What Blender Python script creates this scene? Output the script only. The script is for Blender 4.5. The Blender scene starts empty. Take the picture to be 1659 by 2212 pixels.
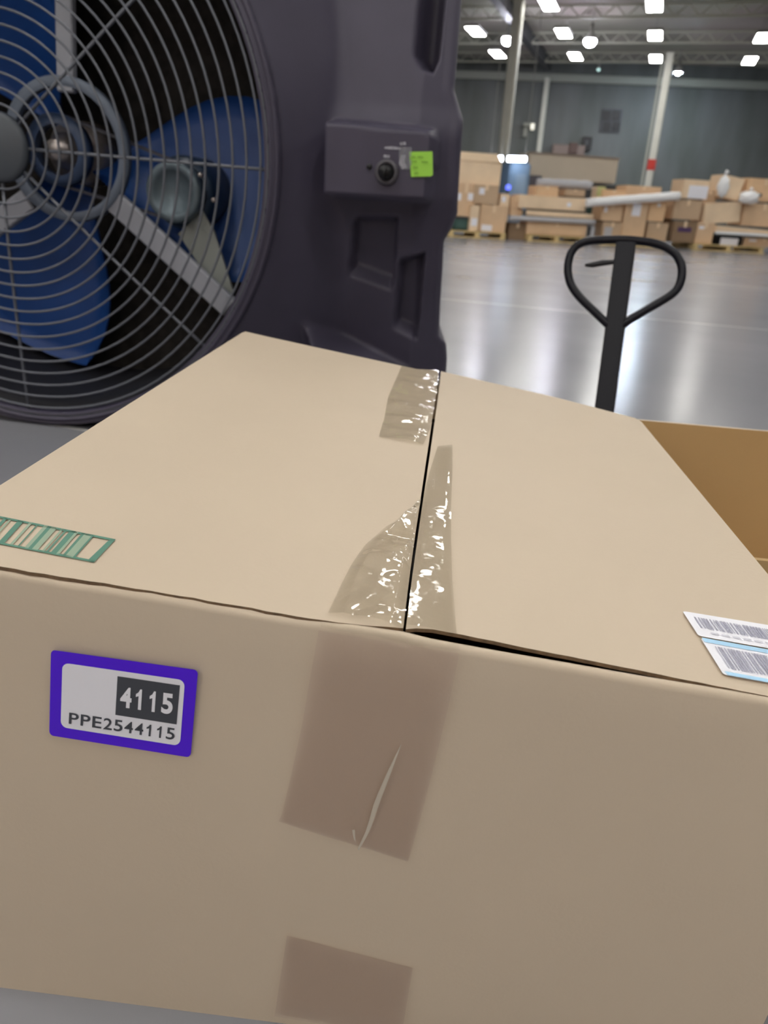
import bpy, bmesh, math, random
from mathutils import Vector, Matrix
random.seed(7)
scn = bpy.context.scene
COL = scn.collection

# ------------------------------------------------------------------ camera
IW, IH, FPX = 1659.0, 2212.0, 1620.0
CX, CY = IW/2, IH/2
CAMH = 0.545
def _basis():
    vy = Vector((1425-CX, 475-CY, FPX)).normalized()
    h = Vector((1, 0.06, 0)).normalized()
    up = h.cross(vy).normalized()
    if up.y > 0: up = -up
    vx = vy.cross(up)
    if vx.x < 0: vx = -vx
    return vx, vy, up
VX, VY, VUP = _basis()
CAMPOS = Vector((0, 0, CAMH))
def ray(px, py):                    # direction in the world of a pixel's line of sight
    c = Vector(((px-CX)/FPX, (py-CY)/FPX, 1.0))
    return Vector((VX.dot(c), VY.dot(c), VUP.dot(c)))
def hit(px, py, p0, n):             # point of a real plane seen at a pixel
    r = ray(px, py)
    return CAMPOS + r*((p0-CAMPOS).dot(n)/r.dot(n))
def on_z(px, py, z=0.0):
    return hit(px, py, Vector((0, 0, z)), Vector((0, 0, 1)))
cam_d = bpy.data.cameras.new('camera'); cam = bpy.data.objects.new('camera', cam_d); COL.objects.link(cam)
xa = Vector((VX.x, VY.x, VUP.x)); ya = Vector((VX.y, VY.y, VUP.y)); za = Vector((VX.z, VY.z, VUP.z))
M3 = Matrix((xa, -ya, -za)).transposed()
cam.matrix_world = Matrix.Translation(CAMPOS) @ M3.to_4x4()
cam_d.sensor_fit = 'VERTICAL'; cam_d.sensor_height = 36.0; cam_d.sensor_width = 27.0
cam_d.lens = 36.0*FPX/IH
cam_d.clip_start = 0.02; cam_d.clip_end = 200
cam_d.dof.use_dof = True; cam_d.dof.focus_distance = 0.50
cam_d.dof.aperture_fstop = cam_d.lens/1000/0.0027
scn.camera = cam

# ------------------------------------------------------------------ world, exposure
w = bpy.data.worlds.new('world'); scn.world = w; w.use_nodes = True
w.node_tree.nodes['Background'].inputs[0].default_value = (0.75, 0.8, 0.9, 1)
w.node_tree.nodes['Background'].inputs[1].default_value = 0.3
scn.view_settings.view_transform = 'Standard'; scn.view_settings.look = 'None'
scn.view_settings.exposure = -0.1; scn.view_settings.gamma = 1.0
scn.view_settings.use_curve_mapping = False
LAMP = 48.0        # emission of the ceiling panels
HID = 170.0        # emission of the round lamps

# ------------------------------------------------------------------ materials
MATS = {}
def mat(name, col, rough=0.6, metal=0.0, var=0.0, vscale=20.0, bump=0.0, bscale=80.0, spec=0.5,
        emit=None, estr=0.0, alpha=1.0, coat=0.0, col2=None):
    if name in MATS: return MATS[name]
    m = bpy.data.materials.new(name); m.use_nodes = True
    nt = m.node_tree; b = nt.nodes['Principled BSDF']
    b.inputs['Base Color'].default_value = (*col, 1); b.inputs['Roughness'].default_value = rough
    b.inputs['Metallic'].default_value = metal; b.inputs['Specular IOR Level'].default_value = spec
    b.inputs['Alpha'].default_value = alpha; b.inputs['Coat Weight'].default_value = coat
    tc = nt.nodes.new('ShaderNodeTexCoord')
    if var > 0 or col2:
        n = nt.nodes.new('ShaderNodeTexNoise'); n.inputs['Scale'].default_value = vscale
        n.inputs['Detail'].default_value = 5
        nt.links.new(tc.outputs['Object'], n.inputs['Vector'])
        r = nt.nodes.new('ShaderNodeValToRGB'); r.color_ramp.elements[0].position = .3; r.color_ramp.elements[1].position = .7
        c2 = col2 or tuple(min(1, c*(1+var)) for c in col)
        c1 = col if col2 else tuple(c*(1-var) for c in col)
        r.color_ramp.elements[0].color = (*c1, 1); r.color_ramp.elements[1].color = (*c2, 1)
        nt.links.new(n.outputs['Fac'], r.inputs[0]); nt.links.new(r.outputs[0], b.inputs['Base Color'])
    if bump > 0:
        n2 = nt.nodes.new('ShaderNodeTexNoise'); n2.inputs['Scale'].default_value = bscale; n2.inputs['Detail'].default_value = 4
        nt.links.new(tc.outputs['Object'], n2.inputs['Vector'])
        bp = nt.nodes.new('ShaderNodeBump'); bp.inputs['Strength'].default_value = bump; bp.inputs['Distance'].default_value = 0.01
        nt.links.new(n2.outputs['Fac'], bp.inputs['Height']); nt.links.new(bp.outputs[0], b.inputs['Normal'])
    if emit:
        b.inputs['Emission Color'].default_value = (*emit, 1); b.inputs['Emission Strength'].default_value = estr
    MATS[name] = m; return m

CARD = mat('smooth kraft cardboard', (.62, .515, .395), .62, var=.02, vscale=6, bump=.03, bscale=300, spec=.25)
CARD_EDGE = mat('cut corrugated edge', (.16, .10, .055), .9, var=.3, vscale=200)
CARD_IN = mat('inner kraft cardboard', (.50, .34, .165), .8, var=.04, vscale=5, bump=.03, bscale=200, spec=.2)
KRAFT = [mat('far carton kraft %s' % n, c, .8, var=.08, vscale=3, spec=.2) for n, c in
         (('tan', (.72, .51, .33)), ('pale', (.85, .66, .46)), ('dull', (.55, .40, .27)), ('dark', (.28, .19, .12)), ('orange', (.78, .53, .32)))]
def film(name, tint, rough, base, bump=0.0, bscale=100.0):
    m = bpy.data.materials.new(name); m.use_nodes = True; nt = m.node_tree; L = nt.links.new
    for n in list(nt.nodes):
        if n.type == 'BSDF_PRINCIPLED': nt.nodes.remove(n)
    out = [n for n in nt.nodes if n.type == 'OUTPUT_MATERIAL'][0]
    tr = nt.nodes.new('ShaderNodeBsdfTransparent'); tr.inputs[0].default_value = (*tint, 1)
    gl = nt.nodes.new('ShaderNodeBsdfGlossy'); gl.inputs['Roughness'].default_value = rough
    fr = nt.nodes.new('ShaderNodeFresnel'); fr.inputs[0].default_value = 1.5
    ad = nt.nodes.new('ShaderNodeMath'); ad.operation = 'ADD'; ad.operation = 'MULTIPLY_ADD'; ad.inputs[1].default_value = .55; ad.inputs[2].default_value = base; L(fr.outputs[0], ad.inputs[0])
    mx = nt.nodes.new('ShaderNodeMixShader'); L(ad.outputs[0], mx.inputs[0]); L(tr.outputs[0], mx.inputs[1]); L(gl.outputs[0], mx.inputs[2])
    if bump:
        tc = nt.nodes.new('ShaderNodeTexCoord'); n = nt.nodes.new('ShaderNodeTexNoise'); n.inputs['Scale'].default_value = bscale
        L(tc.outputs['Object'], n.inputs['Vector']); bp = nt.nodes.new('ShaderNodeBump'); bp.inputs['Strength'].default_value = bump; bp.inputs['Distance'].default_value = .004
        L(n.outputs['Fac'], bp.inputs['Height']); L(bp.outputs[0], gl.inputs['Normal']); L(bp.outputs[0], fr.inputs['Normal'])
    L(mx.outputs[0], out.inputs[0]); return m
TAPE = film('clear glossy packing tape', (.965, .965, .945), .08, .03, .15, 60)
TAPE_F = film('clear tape pressed on kraft', (.985, .955, .965), .28, .01, .15, 30)
CREASE_HL = mat('painted tape crease highlight', (.66, .60, .50), .5, alpha=.75)  # light catching the tape crease, painted in as a pale colour
PLAS = mat('charcoal moulded plastic', (.066, .059, .092), .48, var=.06, vscale=12, bump=.04, bscale=500, spec=.4)
PLAS_D = mat('dark interior plastic', (.012, .012, .018), .7)
PAD = mat('dark cooling pad', (.018, .015, .014), .9, var=.4, vscale=30, bump=.6, bscale=60)
WIRE = mat('grey coated wire', (.15, .16, .19), .38, metal=.25)
STRUT = mat('grey painted steel', (.36, .37, .42), .45, var=.06, vscale=15)
HUBM = mat('worn bright steel', (.45, .40, .38), .35, metal=.7, var=.2, vscale=60)
BLUE = mat('blue polymer blade', (.012, .065, .27), .42, spec=.5)
LIME = mat('lime sticky note', (.36, .72, .08), .6)
INK = mat('dark green pen', (.10, .22, .03), .7)
BLACKP = mat('black plastic', (.004, .004, .006), .4)
WORN = mat('worn silver sticker', (.36, .36, .42), .3, var=.3, vscale=200)
JACKM = mat('black enamelled steel', (.006, .006, .012), .38, spec=.3)
JACKR = mat('dark steel', (.03, .03, .035), .4, metal=.4)
GREEN = mat('printed green ink', (.11, .26, .195), .7)
GREEN_L = mat('pale printed green ink', (.32, .42, .31), .7)
PURPLE = mat('purple label paper', (.085, .002, .80), .45)
PAPER = mat('white label paper', (.88, .88, .95), .45)
PAPERD = mat('black label print', (.055, .06, .075), .45)
GREYP = mat('grey barcode print', (.36, .36, .46), .5)
SKY = mat('light blue label print', (.42, .70, .95), .5)
STEEL_W = mat('off white painted column steel', (.50, .50, .44), .5, var=.05, vscale=4)
TRUSS = mat('pale primed truss steel', (.42, .42, .34), .6)
BEAM = mat('grey painted beam', (.30, .31, .27), .6)
RED = mat('red paint band', (.45, .03, .02), .5)
WHITE_FOAM = mat('white wrap', (.92, .93, .95), .45, bump=.5, bscale=8)
SILVER = mat('silver wrap', (.50, .50, .53), .35, bump=.5, bscale=6)
WOOD = mat('yellow pallet wood', (.66, .50, .24), .8, var=.15, vscale=6)
TOTE = mat('dark teal plastic', (.05, .11, .10), .5)
DGREY = mat('dark grey paint', (.06, .06, .065), .6)
DBLUE = mat('slate blue paint', (.20, .31, .46), .5)
BEIGE = mat('beige cabin wall', (.68, .60, .49), .7, var=.03, vscale=2)
PURP_P = mat('purple carton print', (.08, .04, .12), .7)
PALEY = mat('pale yellow wrap', (.55, .55, .25), .6)
LAMP_M = mat('bright ceiling diffuser', (.9, .9, .85), .5, emit=(1, .975, .92), estr=LAMP)
HID_M = mat('bright round lamp', (.9, .9, 1), .5, emit=(.86, .86, 1), estr=HID)
TUBE_M = mat('cool tube light', (.9, .9, 1), .5, emit=(.8, .87, 1), estr=12)
BLUEL = mat('blue indicator light', (.1, .1, .9), .5, emit=(.12, .18, 1), estr=2.0)
HOUS = mat('lamp housing', (.25, .25, .24), .5)

def floor_material():
    m = bpy.data.materials.new('polished concrete floor'); m.use_nodes = True
    nt = m.node_tree; b = nt.nodes['Principled BSDF']; L = nt.links.new
    tc = nt.nodes.new('ShaderNodeTexCoord')
    n = nt.nodes.new('ShaderNodeTexNoise'); n.inputs['Scale'].default_value = .7; n.inputs['Detail'].default_value = 7
    L(tc.outputs['Object'], n.inputs['Vector'])
    r = nt.nodes.new('ShaderNodeValToRGB'); r.color_ramp.elements[0].position = .3; r.color_ramp.elements[1].position = .7
    r.color_ramp.elements[0].color = (.23, .235, .26, 1); r.color_ramp.elements[1].color = (.29, .285, .315, 1)
    L(n.outputs['Fac'], r.inputs[0])
    # saw-cut joints every few metres, filled with paler grout
    sep = nt.nodes.new('ShaderNodeSeparateXYZ'); L(tc.outputs['Object'], sep.inputs[0])
    masks = []
    for ax, off, per in (('X', 9.0, 40.0), ('Y', 1.97, 3.4)):
        a = nt.nodes.new('ShaderNodeMath'); a.operation = 'ADD'; a.inputs[1].default_value = off; L(sep.outputs[ax], a.inputs[0])
        md = nt.nodes.new('ShaderNodeMath'); md.operation = 'PINGPONG'; md.inputs[1].default_value = per/2; L(a.outputs[0], md.inputs[0])
        lt = nt.nodes.new('ShaderNodeMath'); lt.operation = 'LESS_THAN'; lt.inputs[1].default_value = .008; L(md.outputs[0], lt.inputs[0])
        masks.append(lt)
    mx = nt.nodes.new('ShaderNodeMath'); mx.operation = 'MAXIMUM'; L(masks[0].outputs[0], mx.inputs[0]); L(masks[1].outputs[0], mx.inputs[1])
    mix = nt.nodes.new('ShaderNodeMixRGB'); mix.inputs[2].default_value = (.62, .61, .60, 1)
    L(mx.outputs[0], mix.inputs[0]); L(r.outputs[0], mix.inputs[1]); L(mix.outputs[0], b.inputs['Base Color'])
    n2 = nt.nodes.new('ShaderNodeTexNoise'); n2.inputs['Scale'].default_value = 2.5; n2.inputs['Detail'].default_value = 6
    L(tc.outputs['Object'], n2.inputs['Vector'])
    mr = nt.nodes.new('ShaderNodeMapRange'); mr.inputs[3].default_value = .17; mr.inputs[4].default_value = .27
    L(n2.outputs['Fac'], mr.inputs[0]); L(mr.outputs[0], b.inputs['Roughness'])
    b.inputs['Specular IOR Level'].default_value = .16
    return m
def wall_material():
    m = bpy.data.materials.new('grey green wall panels'); m.use_nodes = True
    nt = m.node_tree; b = nt.nodes['Principled BSDF']; L = nt.links.new
    tc = nt.nodes.new('ShaderNodeTexCoord')
    mp = nt.nodes.new('ShaderNodeMapping'); mp.inputs['Scale'].default_value = (.5, .5, .12); L(tc.outputs['Object'], mp.inputs[0])
    n = nt.nodes.new('ShaderNodeTexNoise'); n.inputs['Scale'].default_value = 2.2; n.inputs['Detail'].default_value = 3; L(mp.outputs[0], n.inputs['Vector'])
    r = nt.nodes.new('ShaderNodeValToRGB'); r.color_ramp.elements[0].position = .35; r.color_ramp.elements[1].position = .65
    r.color_ramp.elements[0].color = (.085, .095, .085, 1); r.color_ramp.elements[1].color = (.135, .142, .14, 1)
    L(n.outputs['Fac'], r.inputs[0]); L(r.outputs[0], b.inputs['Base Color']); b.inputs['Roughness'].default_value = .6
    return m
def ceiling_material():
    m = bpy.data.materials.new('grey corrugated deck'); m.use_nodes = True
    nt = m.node_tree; b = nt.nodes['Principled BSDF']; L = nt.links.new
    tc = nt.nodes.new('ShaderNodeTexCoord')
    wv = nt.nodes.new('ShaderNodeTexWave'); wv.inputs['Scale'].default_value = 1.6; wv.bands_direction = 'X'; L(tc.outputs['Object'], wv.inputs[0])
    bp = nt.nodes.new('ShaderNodeBump'); bp.inputs['Strength'].default_value = .4; L(wv.outputs['Fac'], bp.inputs['Height']); L(bp.outputs[0], b.inputs['Normal'])
    n = nt.nodes.new('ShaderNodeTexNoise'); n.inputs['Scale'].default_value = .35; L(tc.outputs['Object'], n.inputs['Vector'])
    r = nt.nodes.new('ShaderNodeValToRGB'); r.color_ramp.elements[0].position = .35; r.color_ramp.elements[1].position = .65
    r.color_ramp.elements[0].color = (.32, .325, .26, 1); r.color_ramp.elements[1].color = (.37, .32, .295, 1)
    L(n.outputs['Fac'], r.inputs[0]); L(r.outputs[0], b.inputs['Base Color']); b.inputs['Roughness'].default_value = .7
    return m

# ------------------------------------------------------------------ mesh helpers
def link(name, bm, m, parent=None, smooth=False):
    me = bpy.data.meshes.new(name); bmesh.ops.recalc_face_normals(bm, faces=bm.faces[:]); bm.to_mesh(me); bm.free()
    for x in (m if isinstance(m, (list, tuple)) else [m]): me.materials.append(x)
    if smooth:
        for p in me.polygons: p.use_smooth = True
    o = bpy.data.objects.new(name, me); COL.objects.link(o)
    if parent:
        o.parent = parent
        mw = Matrix.Identity(4); q = parent
        while q: mw = q.matrix_basis @ mw; q = q.parent
        me.transform(mw.inverted())
    return o
def raw(name, verts, faces, m, parent=None, smooth=False, mats=None, recalc=True):
    me = bpy.data.meshes.new(name); me.from_pydata([tuple(v) for v in verts], [], faces)
    for x in (m if isinstance(m, (list, tuple)) else [m]): me.materials.append(x)
    if mats: 
        for p, k in zip(me.polygons, mats): p.material_index = k
    if smooth:
        for p in me.polygons: p.use_smooth = True
    o = bpy.data.objects.new(name, me); COL.objects.link(o)
    if parent:
        o.parent = parent
        mw = Matrix.Identity(4); q = parent
        while q: mw = q.matrix_basis @ mw; q = q.parent
        me.transform(mw.inverted())
    return o
def thing(name, label, cat, loc=(0, 0, 0), group=None):
    o = bpy.data.objects.new(name, None); COL.objects.link(o); o.empty_display_size = .1
    o.location = loc; o['label'] = label; o['category'] = cat
    if group: o['group'] = group
    return o
def tag(o, label, cat, group=None):
    o['label'] = label; o['category'] = cat
    if group: o['group'] = group
    return o
def struct(o, label=None):
    o['kind'] = 'structure'
    if label: o['label'] = label
    return o
def hexa(bm, c, mi=0):              # c: 8 corners, bottom 4 then top 4
    v = [bm.verts.new(p) for p in c]; out = []
    for f in ((3, 2, 1, 0), (4, 5, 6, 7), (0, 1, 5, 4), (1, 2, 6, 5), (2, 3, 7, 6), (3, 0, 4, 7)):
        fc = bm.faces.new([v[i] for i in f]); fc.material_index = mi; out.append(fc)
    return out
def boxat(bm, p, ux, uy, uz, mi=0): # p corner, three edge vectors
    return hexa(bm, [p, p+ux, p+ux+uy, p+uy, p+uz, p+ux+uz, p+ux+uy+uz, p+uy+uz], mi)
def cbox(bm, c, s):
    c = Vector(c); s = Vector(s)
    return boxat(bm, c-s/2, Vector((s.x, 0, 0)), Vector((0, s.y, 0)), Vector((0, 0, s.z)))
def bevel(bm, r, seg=2):
    bmesh.ops.bevel(bm, geom=bm.edges[:], offset=r, segments=seg, affect='EDGES', clamp_overlap=True)
def tube(bm, pts, r, seg=8, closed=False, cap=True):
    pts = [Vector(p) for p in pts]; n = len(pts); rings = []; prev = None
    for i, p in enumerate(pts):
        a = pts[i-1] if (i > 0 or closed) else p
        b = pts[(i+1) % n] if (i < n-1 or closed) else p
        t = (b-a).normalized()
        if prev is None:
            u = t.orthogonal().normalized()
        else:
            u = (prev-t*prev.dot(t)).normalized()
        prev = u; v = t.cross(u); rr = r[i] if isinstance(r, (list, tuple)) else r
        rings.append([bm.verts.new(p+(u*math.cos(2*math.pi*k/seg)+v*math.sin(2*math.pi*k/seg))*rr) for k in range(seg)])
    for i in range(n if closed else n-1):
        A, B = rings[i], rings[(i+1) % n]
        off = 0
        if closed and i == n-1:
            off = min(range(seg), key=lambda k: (A[0].co-B[k].co).length)
        for k in range(seg):
            bm.faces.new((A[k], A[(k+1) % seg], B[(k+1+off) % seg], B[(k+off) % seg]))
    if cap and not closed:
        bm.faces.new(rings[0][::-1]); bm.faces.new(rings[-1])
def bar(bm, a, b, w, d, up=Vector((0, 0, 1))):
    a = Vector(a); b = Vector(b); t = (b-a)
    x = t.normalized().cross(up)
    if x.length < 1e-3: x = Vector((1, 0, 0))
    x.normalize(); y = x.cross(t.normalized())
    boxat(bm, a-x*w/2-y*d/2, x*w, y*d, t)
def lathe(bm, prof, c, ax, u, seg=48, closed_ends=True):   # prof: (radius, distance along ax)
    ax = ax.normalized(); u = u.normalized(); v = ax.cross(u); rings = []
    for r, h in prof:
        rings.append([bm.verts.new(c+ax*h+(u*math.cos(2*math.pi*k/seg)+v*math.sin(2*math.pi*k/seg))*max(r, 1e-5)) for k in range(seg)])
    for A, B in zip(rings, rings[1:]):
        for k in range(seg): bm.faces.new((A[k], A[(k+1) % seg], B[(k+1) % seg], B[k]))
    if closed_ends:
        bm.faces.new(rings[0][::-1]); bm.faces.new(rings[-1])
def slab(bm, pts, n, th, mi_side=0):        # polygon pushed down by th along n
    top = [bm.verts.new(p) for p in pts]; bot = [bm.verts.new(p-n*th) for p in pts]
    f = bm.faces.new(top); bm.faces.new(bot[::-1])
    k = len(pts)
    for i in range(k):
        s = bm.faces.new((top[i], bot[i], bot[(i+1) % k], top[(i+1) % k])); s.material_index = mi_side
    return f

# ------------------------------------------------------------------ structure
FX0, FX1, FY0 = -17.0, 11.0, -15.0
EH = 5.2
wl = on_z(990, 160, EH); wr = on_z(1659, 185, EH)
wd = (wr-wl); wd.z = 0; wd.normalize(); wn = Vector((-wd.y, wd.x, 0))
def wall_pt(x): return wl.y+(x-wl.x)*wd.y/wd.x
CEIL = 5.75
def quad_slab(name, a, b, c, d, th, m):
    bm = bmesh.new(); n = (b-a).cross(d-a).normalized(); slab(bm, [a, b, c, d], n, th); return struct(link(name, bm, m))
V = Vector
YL, YR = wall_pt(FX0), wall_pt(FX1)
quad_slab('floor', V((FX0, FY0, 0)), V((FX1, FY0, 0)), V((FX1, YR, 0)), V((FX0, YL, 0)), .2, floor_material())
quad_slab('ceiling', V((FX0, YL, CEIL)), V((FX1, YR, CEIL)), V((FX1, FY0, CEIL)), V((FX0, FY0, CEIL)), .2, ceiling_material())
WM = wall_material()
quad_slab('wall_far', V((FX0, YL, 0)), V((FX1, YR, 0)), V((FX1, YR, CEIL)), V((FX0, YL, CEIL)), .2, WM)
quad_slab('wall_left', V((FX0, FY0, 0)), V((FX0, YL, 0)), V((FX0, YL, CEIL)), V((FX0, FY0, CEIL)), .2, WM)
quad_slab('wall_right', V((FX1, YR, 0)), V((FX1, FY0, 0)), V((FX1, FY0, CEIL)), V((FX1, YR, CEIL)), .2, WM)
quad_slab('wall_back', V((FX1, FY0, 0)), V((FX0, FY0, 0)), V((FX0, FY0, CEIL)), V((FX1, FY0, CEIL)), .2, mat('tan warm bounce back wall', (.66, .44, .26), .8, var=.03, vscale=1))  # unseen wall, tan picked to bounce warm light onto the box front
# eave beam along the far wall
bm = bmesh.new(); a = wl-wd*6-wn*.25; b = wr+wd*7.5-wn*.25
boxat(bm, a-V((0, 0, .16)), b-a, wn*.2, V((0, 0, .26))); bevel(bm, .02, 1)
struct(link('trim_1', bm, BEAM), 'grey horizontal eave beam along the top of the far wall')
# ridge-wise ceiling beam running away from the camera
bm = bmesh.new(); boxat(bm, V((-4.95, 6, 5.38)), V((.22, 0, 0)), V((0, wall_pt(-4.8)-6.3, 0)), V((0, 0, .34)))
struct(link('trim_2', bm, DGREY), 'dark beam under the ceiling running towards the far wall')

# ceiling trusses across the hall
def truss(y, label):
    bm = bmesh.new(); x0, x1 = -10.5, 4.6; zt, zb = 5.70, 5.42
    bar(bm, (x0, y, zt), (x1, y, zt), .05, .05, V((0, 1, 0))); bar(bm, (x0, y, zb), (x1, y, zb), .05, .05, V((0, 1, 0)))
    n = 50
    for k in range(n):
        xa_ = x0+(x1-x0)*k/n; xb_ = x0+(x1-x0)*(k+1)/n
        za_, zb_ = (zt, zb) if k % 2 == 0 else (zb, zt)
        bar(bm, (xa_, y, za_), (xb_, y, zb_), .028, .028, V((0, 1, 0)))
    tag(link('roof_truss', bm, TRUSS), label, 'roof truss')
names = ['nearest', 'second nearest', 'third nearest', 'fourth nearest', 'farthest']
for k, y in enumerate((20.6, 23.9, 27.2, 30.3)):
    truss(y, 'pale zigzag web truss across the ceiling, %s to the camera in view' % names[k] if k < 3 else 'pale zigzag web truss across the ceiling, the one closest to the far wall')

# ceiling panel lamps in rows
def panel_lamp(x, y, label, group=None, z=5.2, first=[None]):
    if first[0] is None:
        t = thing('ceiling_lamp', label, 'ceiling lamp', (0, 0, 0), group)
        bm = bmesh.new(); cbox(bm, (0, 0, .04), (.40, 1.14, .07)); bevel(bm, .012, 1); link('lamp_housing', bm, HOUS, t)
        bm = bmesh.new(); cbox(bm, (0, 0, -.004), (.34, 1.06, .02)); link('diffuser', bm, LAMP_M, t)
        for s in (-.5, .5):
            bm = bmesh.new(); tube(bm, [(0, s, .07), (0, s, .545)], .006, 6); link('hanging_rod', bm, HOUS, t)
        first[0] = t; t.location = (x, y, z); return t
    s = first[0]; t = s.copy(); COL.objects.link(t); t.location = (x, y, z); t['label'] = label
    if group: t['group'] = group
    for ch in s.children:
        c = ch.copy(); COL.objects.link(c); c.parent = t
    return t
rows = {-.985: [21.73, 25.0, 28.35], -3.43: [21.48, 24.64, 28.0], -5.867: [24.32, 27.63], 1.77: [25.37, 28.62]}
rn = {-.985: 'third lamp row from the left', -3.43: 'second lamp row from the left', -5.867: 'leftmost lamp row', 1.77: 'rightmost lamp row'}
for x, ys in rows.items():
    for k, y in enumerate(ys):
        pos = ('farthest' if k == len(ys)-1 else ('middle' if (len(ys) == 3 and k == 1) else 'nearest'))
        panel_lamp(x, y, 'lit white rectangular ceiling lamp, %s one in the %s' % (pos, rn[x]))
for x in (-8.3, -4.9, -1.6, 1.77, 5.2):
    for y in (17.2, 12.6, 8.4, 4.6, -.5, -4.5, -8.5, -12.0):
        if y > 15 and x < -1: continue
        panel_lamp(x, y, 'lit rectangular ceiling lamp above the picture edge, out of view', 'ceiling lamps out of view')

def round_lamp(px, py, r, label, m, z=5.05, shade=False):
    c = on_z(px, py, z)
    t = thing('round_lamp', label, 'ceiling lamp', c)
    if shade:
        bm = bmesh.new(); lathe(bm, [(r*.3, .3), (r*1.0, .12), (r*1.7, -.02), (r*1.75, -.02), (r*1.05, .14), (r*.3, .33)], c, V((0, 0, 1)), V((1, 0, 0)), 24); link('reflector', bm, HOUS, t, True)
    bm = bmesh.new(); lathe(bm, [(r*.3, .42), (r*.35, .25), (r*.6, .14), (r*.95, .04), (r*.9, .03), (r*.6, .1)], c, V((0, 0, 1)), V((1, 0, 0)), 24); link('reflector', bm, HOUS, t, True)
    bm = bmesh.new(); lathe(bm, [(.01, -r*.9), (r*.6, -r*.75), (r*.95, -r*.3), (r, 0), (r*.7, r*.4)], c, V((0, 0, 1)), V((1, 0, 0)), 20); link('bulb', bm, m, t, True)
    bm = bmesh.new(); tube(bm, [c+V((0, 0, .42)), V((c.x, c.y, 5.75))], .01, 6); link('hanging_rod', bm, HOUS, t)
round_lamp(1097, 85, .17, 'bright round lamp glaring at the top of the thick pale column', HID_M)
round_lamp(1275, 88, .17, 'bright round lamp glaring right of the second lamp row', HID_M)
HID2 = mat('cool small lamp', (.9, .9, 1), .5, emit=(.70, .85, 1), estr=1500.0)
DIM = mat('dim small lamp', (.7, .9, .85), .5, emit=(.5, .8, .75), estr=1.2)
round_lamp(1465, 156, .085, 'small cool white round lamp just above the eave beam', HID2, 5.08, True)
round_lamp(1293, 150, .06, 'tiny dim round lamp near the far wall', DIM, 5.2)

# columns
def column(px0, py0, px1, py1, dist_z, wdt, label, band=None, top=5.6, m=STEEL_W, name='building_column'):
    """column whose visible lower point (px1,py1) stands at depth dist_z"""
    p = CAMPOS+ray(px1, py1)*(dist_z/ray(px1, py1).y); p.z = 0
    t = thing(name, label, 'column', p)
    bm = bmesh.new(); cbox(bm, (p.x, p.y, top/2), (wdt, wdt, top)); bevel(bm, wdt*.12, 1); link('shaft', bm, m, t)
    if name == 'building_column':
        bm = bmesh.new(); cbox(bm, (p.x, p.y, .012), (wdt*1.8, wdt*1.8, .024)); link('base_plate', bm, m, t)
    if band:
        z0 = hit(px1, band[1], p, V((0, 1, 0))).z; z1 = hit(px1, band[0], p, V((0, 1, 0))).z
        bm = bmesh.new(); cbox(bm, (p.x, p.y, (z0+z1)/2), (wdt*1.12, wdt*1.12, z1-z0)); link('painted_band', bm, RED, t)
    return t
column(1108, 100, 1098, 230, 21.0, .24, 'thick pale column in front of the twin tube lights')
column(1180, 170, 1173, 250, wall_pt(-6)-.5, .17, 'thin pale column at the far wall left of the beige cabin', top=5.1)
column(1430, 180, 1417, 300, 27.0, .21, 'pale column with a red painted band', band=(345, 368), top=5.15)
column(1415, 200, 1406, 280, 27.6, .07, 'thin downpipe behind the red banded column', top=5.1, m=BEAM, name='down_pipe')

# ------------------------------------------------------------------ far wall fittings
def wall_hit(px, py, off=0.0):
    return hit(px, py, wl-wn*off, wn)
def wall_box(bm, x0, y0, x1, y1, dep, off=0.0):
    a = wall_hit(x0, (y0+y1)/2, off); b = wall_hit(x1, (y0+y1)/2, off)
    zt = wall_hit((x0+x1)/2, y0, off).z; zb = wall_hit((x0+x1)/2, y1, off).z
    u = V((b.x-a.x, b.y-a.y, 0))
    boxat(bm, V((a.x, a.y, zb)), u, -wn*dep, V((0, 0, zt-zb)))
t = thing('wall_vent', 'dark four pane vent high on the far wall', 'vent', wall_hit(1319, 262))
bm = bmesh.new(); wall_box(bm, 1297, 236, 1341, 287, .05); link('frame', bm, DGREY, t)
for i in range(2):
    for j in range(2):
        bm = bmesh.new(); wall_box(bm, 1302+i*20, 240+j*24, 1318+i*20, 260+j*24, .07); link('pane', bm, BLACKP, t)
t = thing('wall_lamp_bracket', 'small pale angled bracket lamp between the two left columns', 'wall lamp', wall_hit(1143, 280))
bm = bmesh.new(); wall_box(bm, 1131, 267, 1152, 274, .3); wall_box(bm, 1131, 274, 1138, 296, .15); link('bracket', bm, BEAM, t)
bm = bmesh.new(); wall_box(bm, 1146, 269, 1154, 281, .38); link('lamp_head', bm, mat('warm lamp head', (.8, .8, .7), .5, emit=(1, .95, .8), estr=.7), t)
t = thing('wall_cabinet', 'brown cabinet on the far wall above the beige cabin', 'cabinet', wall_hit(1240, 318))
bm = bmesh.new(); wall_box(bm, 1192, 314, 1262, 336, .35); bevel(bm, .03, 1); link('body', bm, mat('dusty rose grey', (.20, .15, .13), .7), t)
bm = bmesh.new(); wall_box(bm, 1228, 310, 1246, 333, .4); bevel(bm, .02, 1); link('door', bm, mat('dull brown', (.10, .06, .05), .7), t)
t = thing('wall_panel', 'tall black panel on the far wall beside the brown cabinet', 'panel', wall_hit(1268, 310))
bm = bmesh.new(); wall_box(bm, 1257, 296, 1277, 326, .12); link('panel_box', bm, BLACKP, t)
bm = bmesh.new(); wall_box(bm, 1263, 303, 1271, 314, .15); link('cover', bm, DGREY, t)

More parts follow.
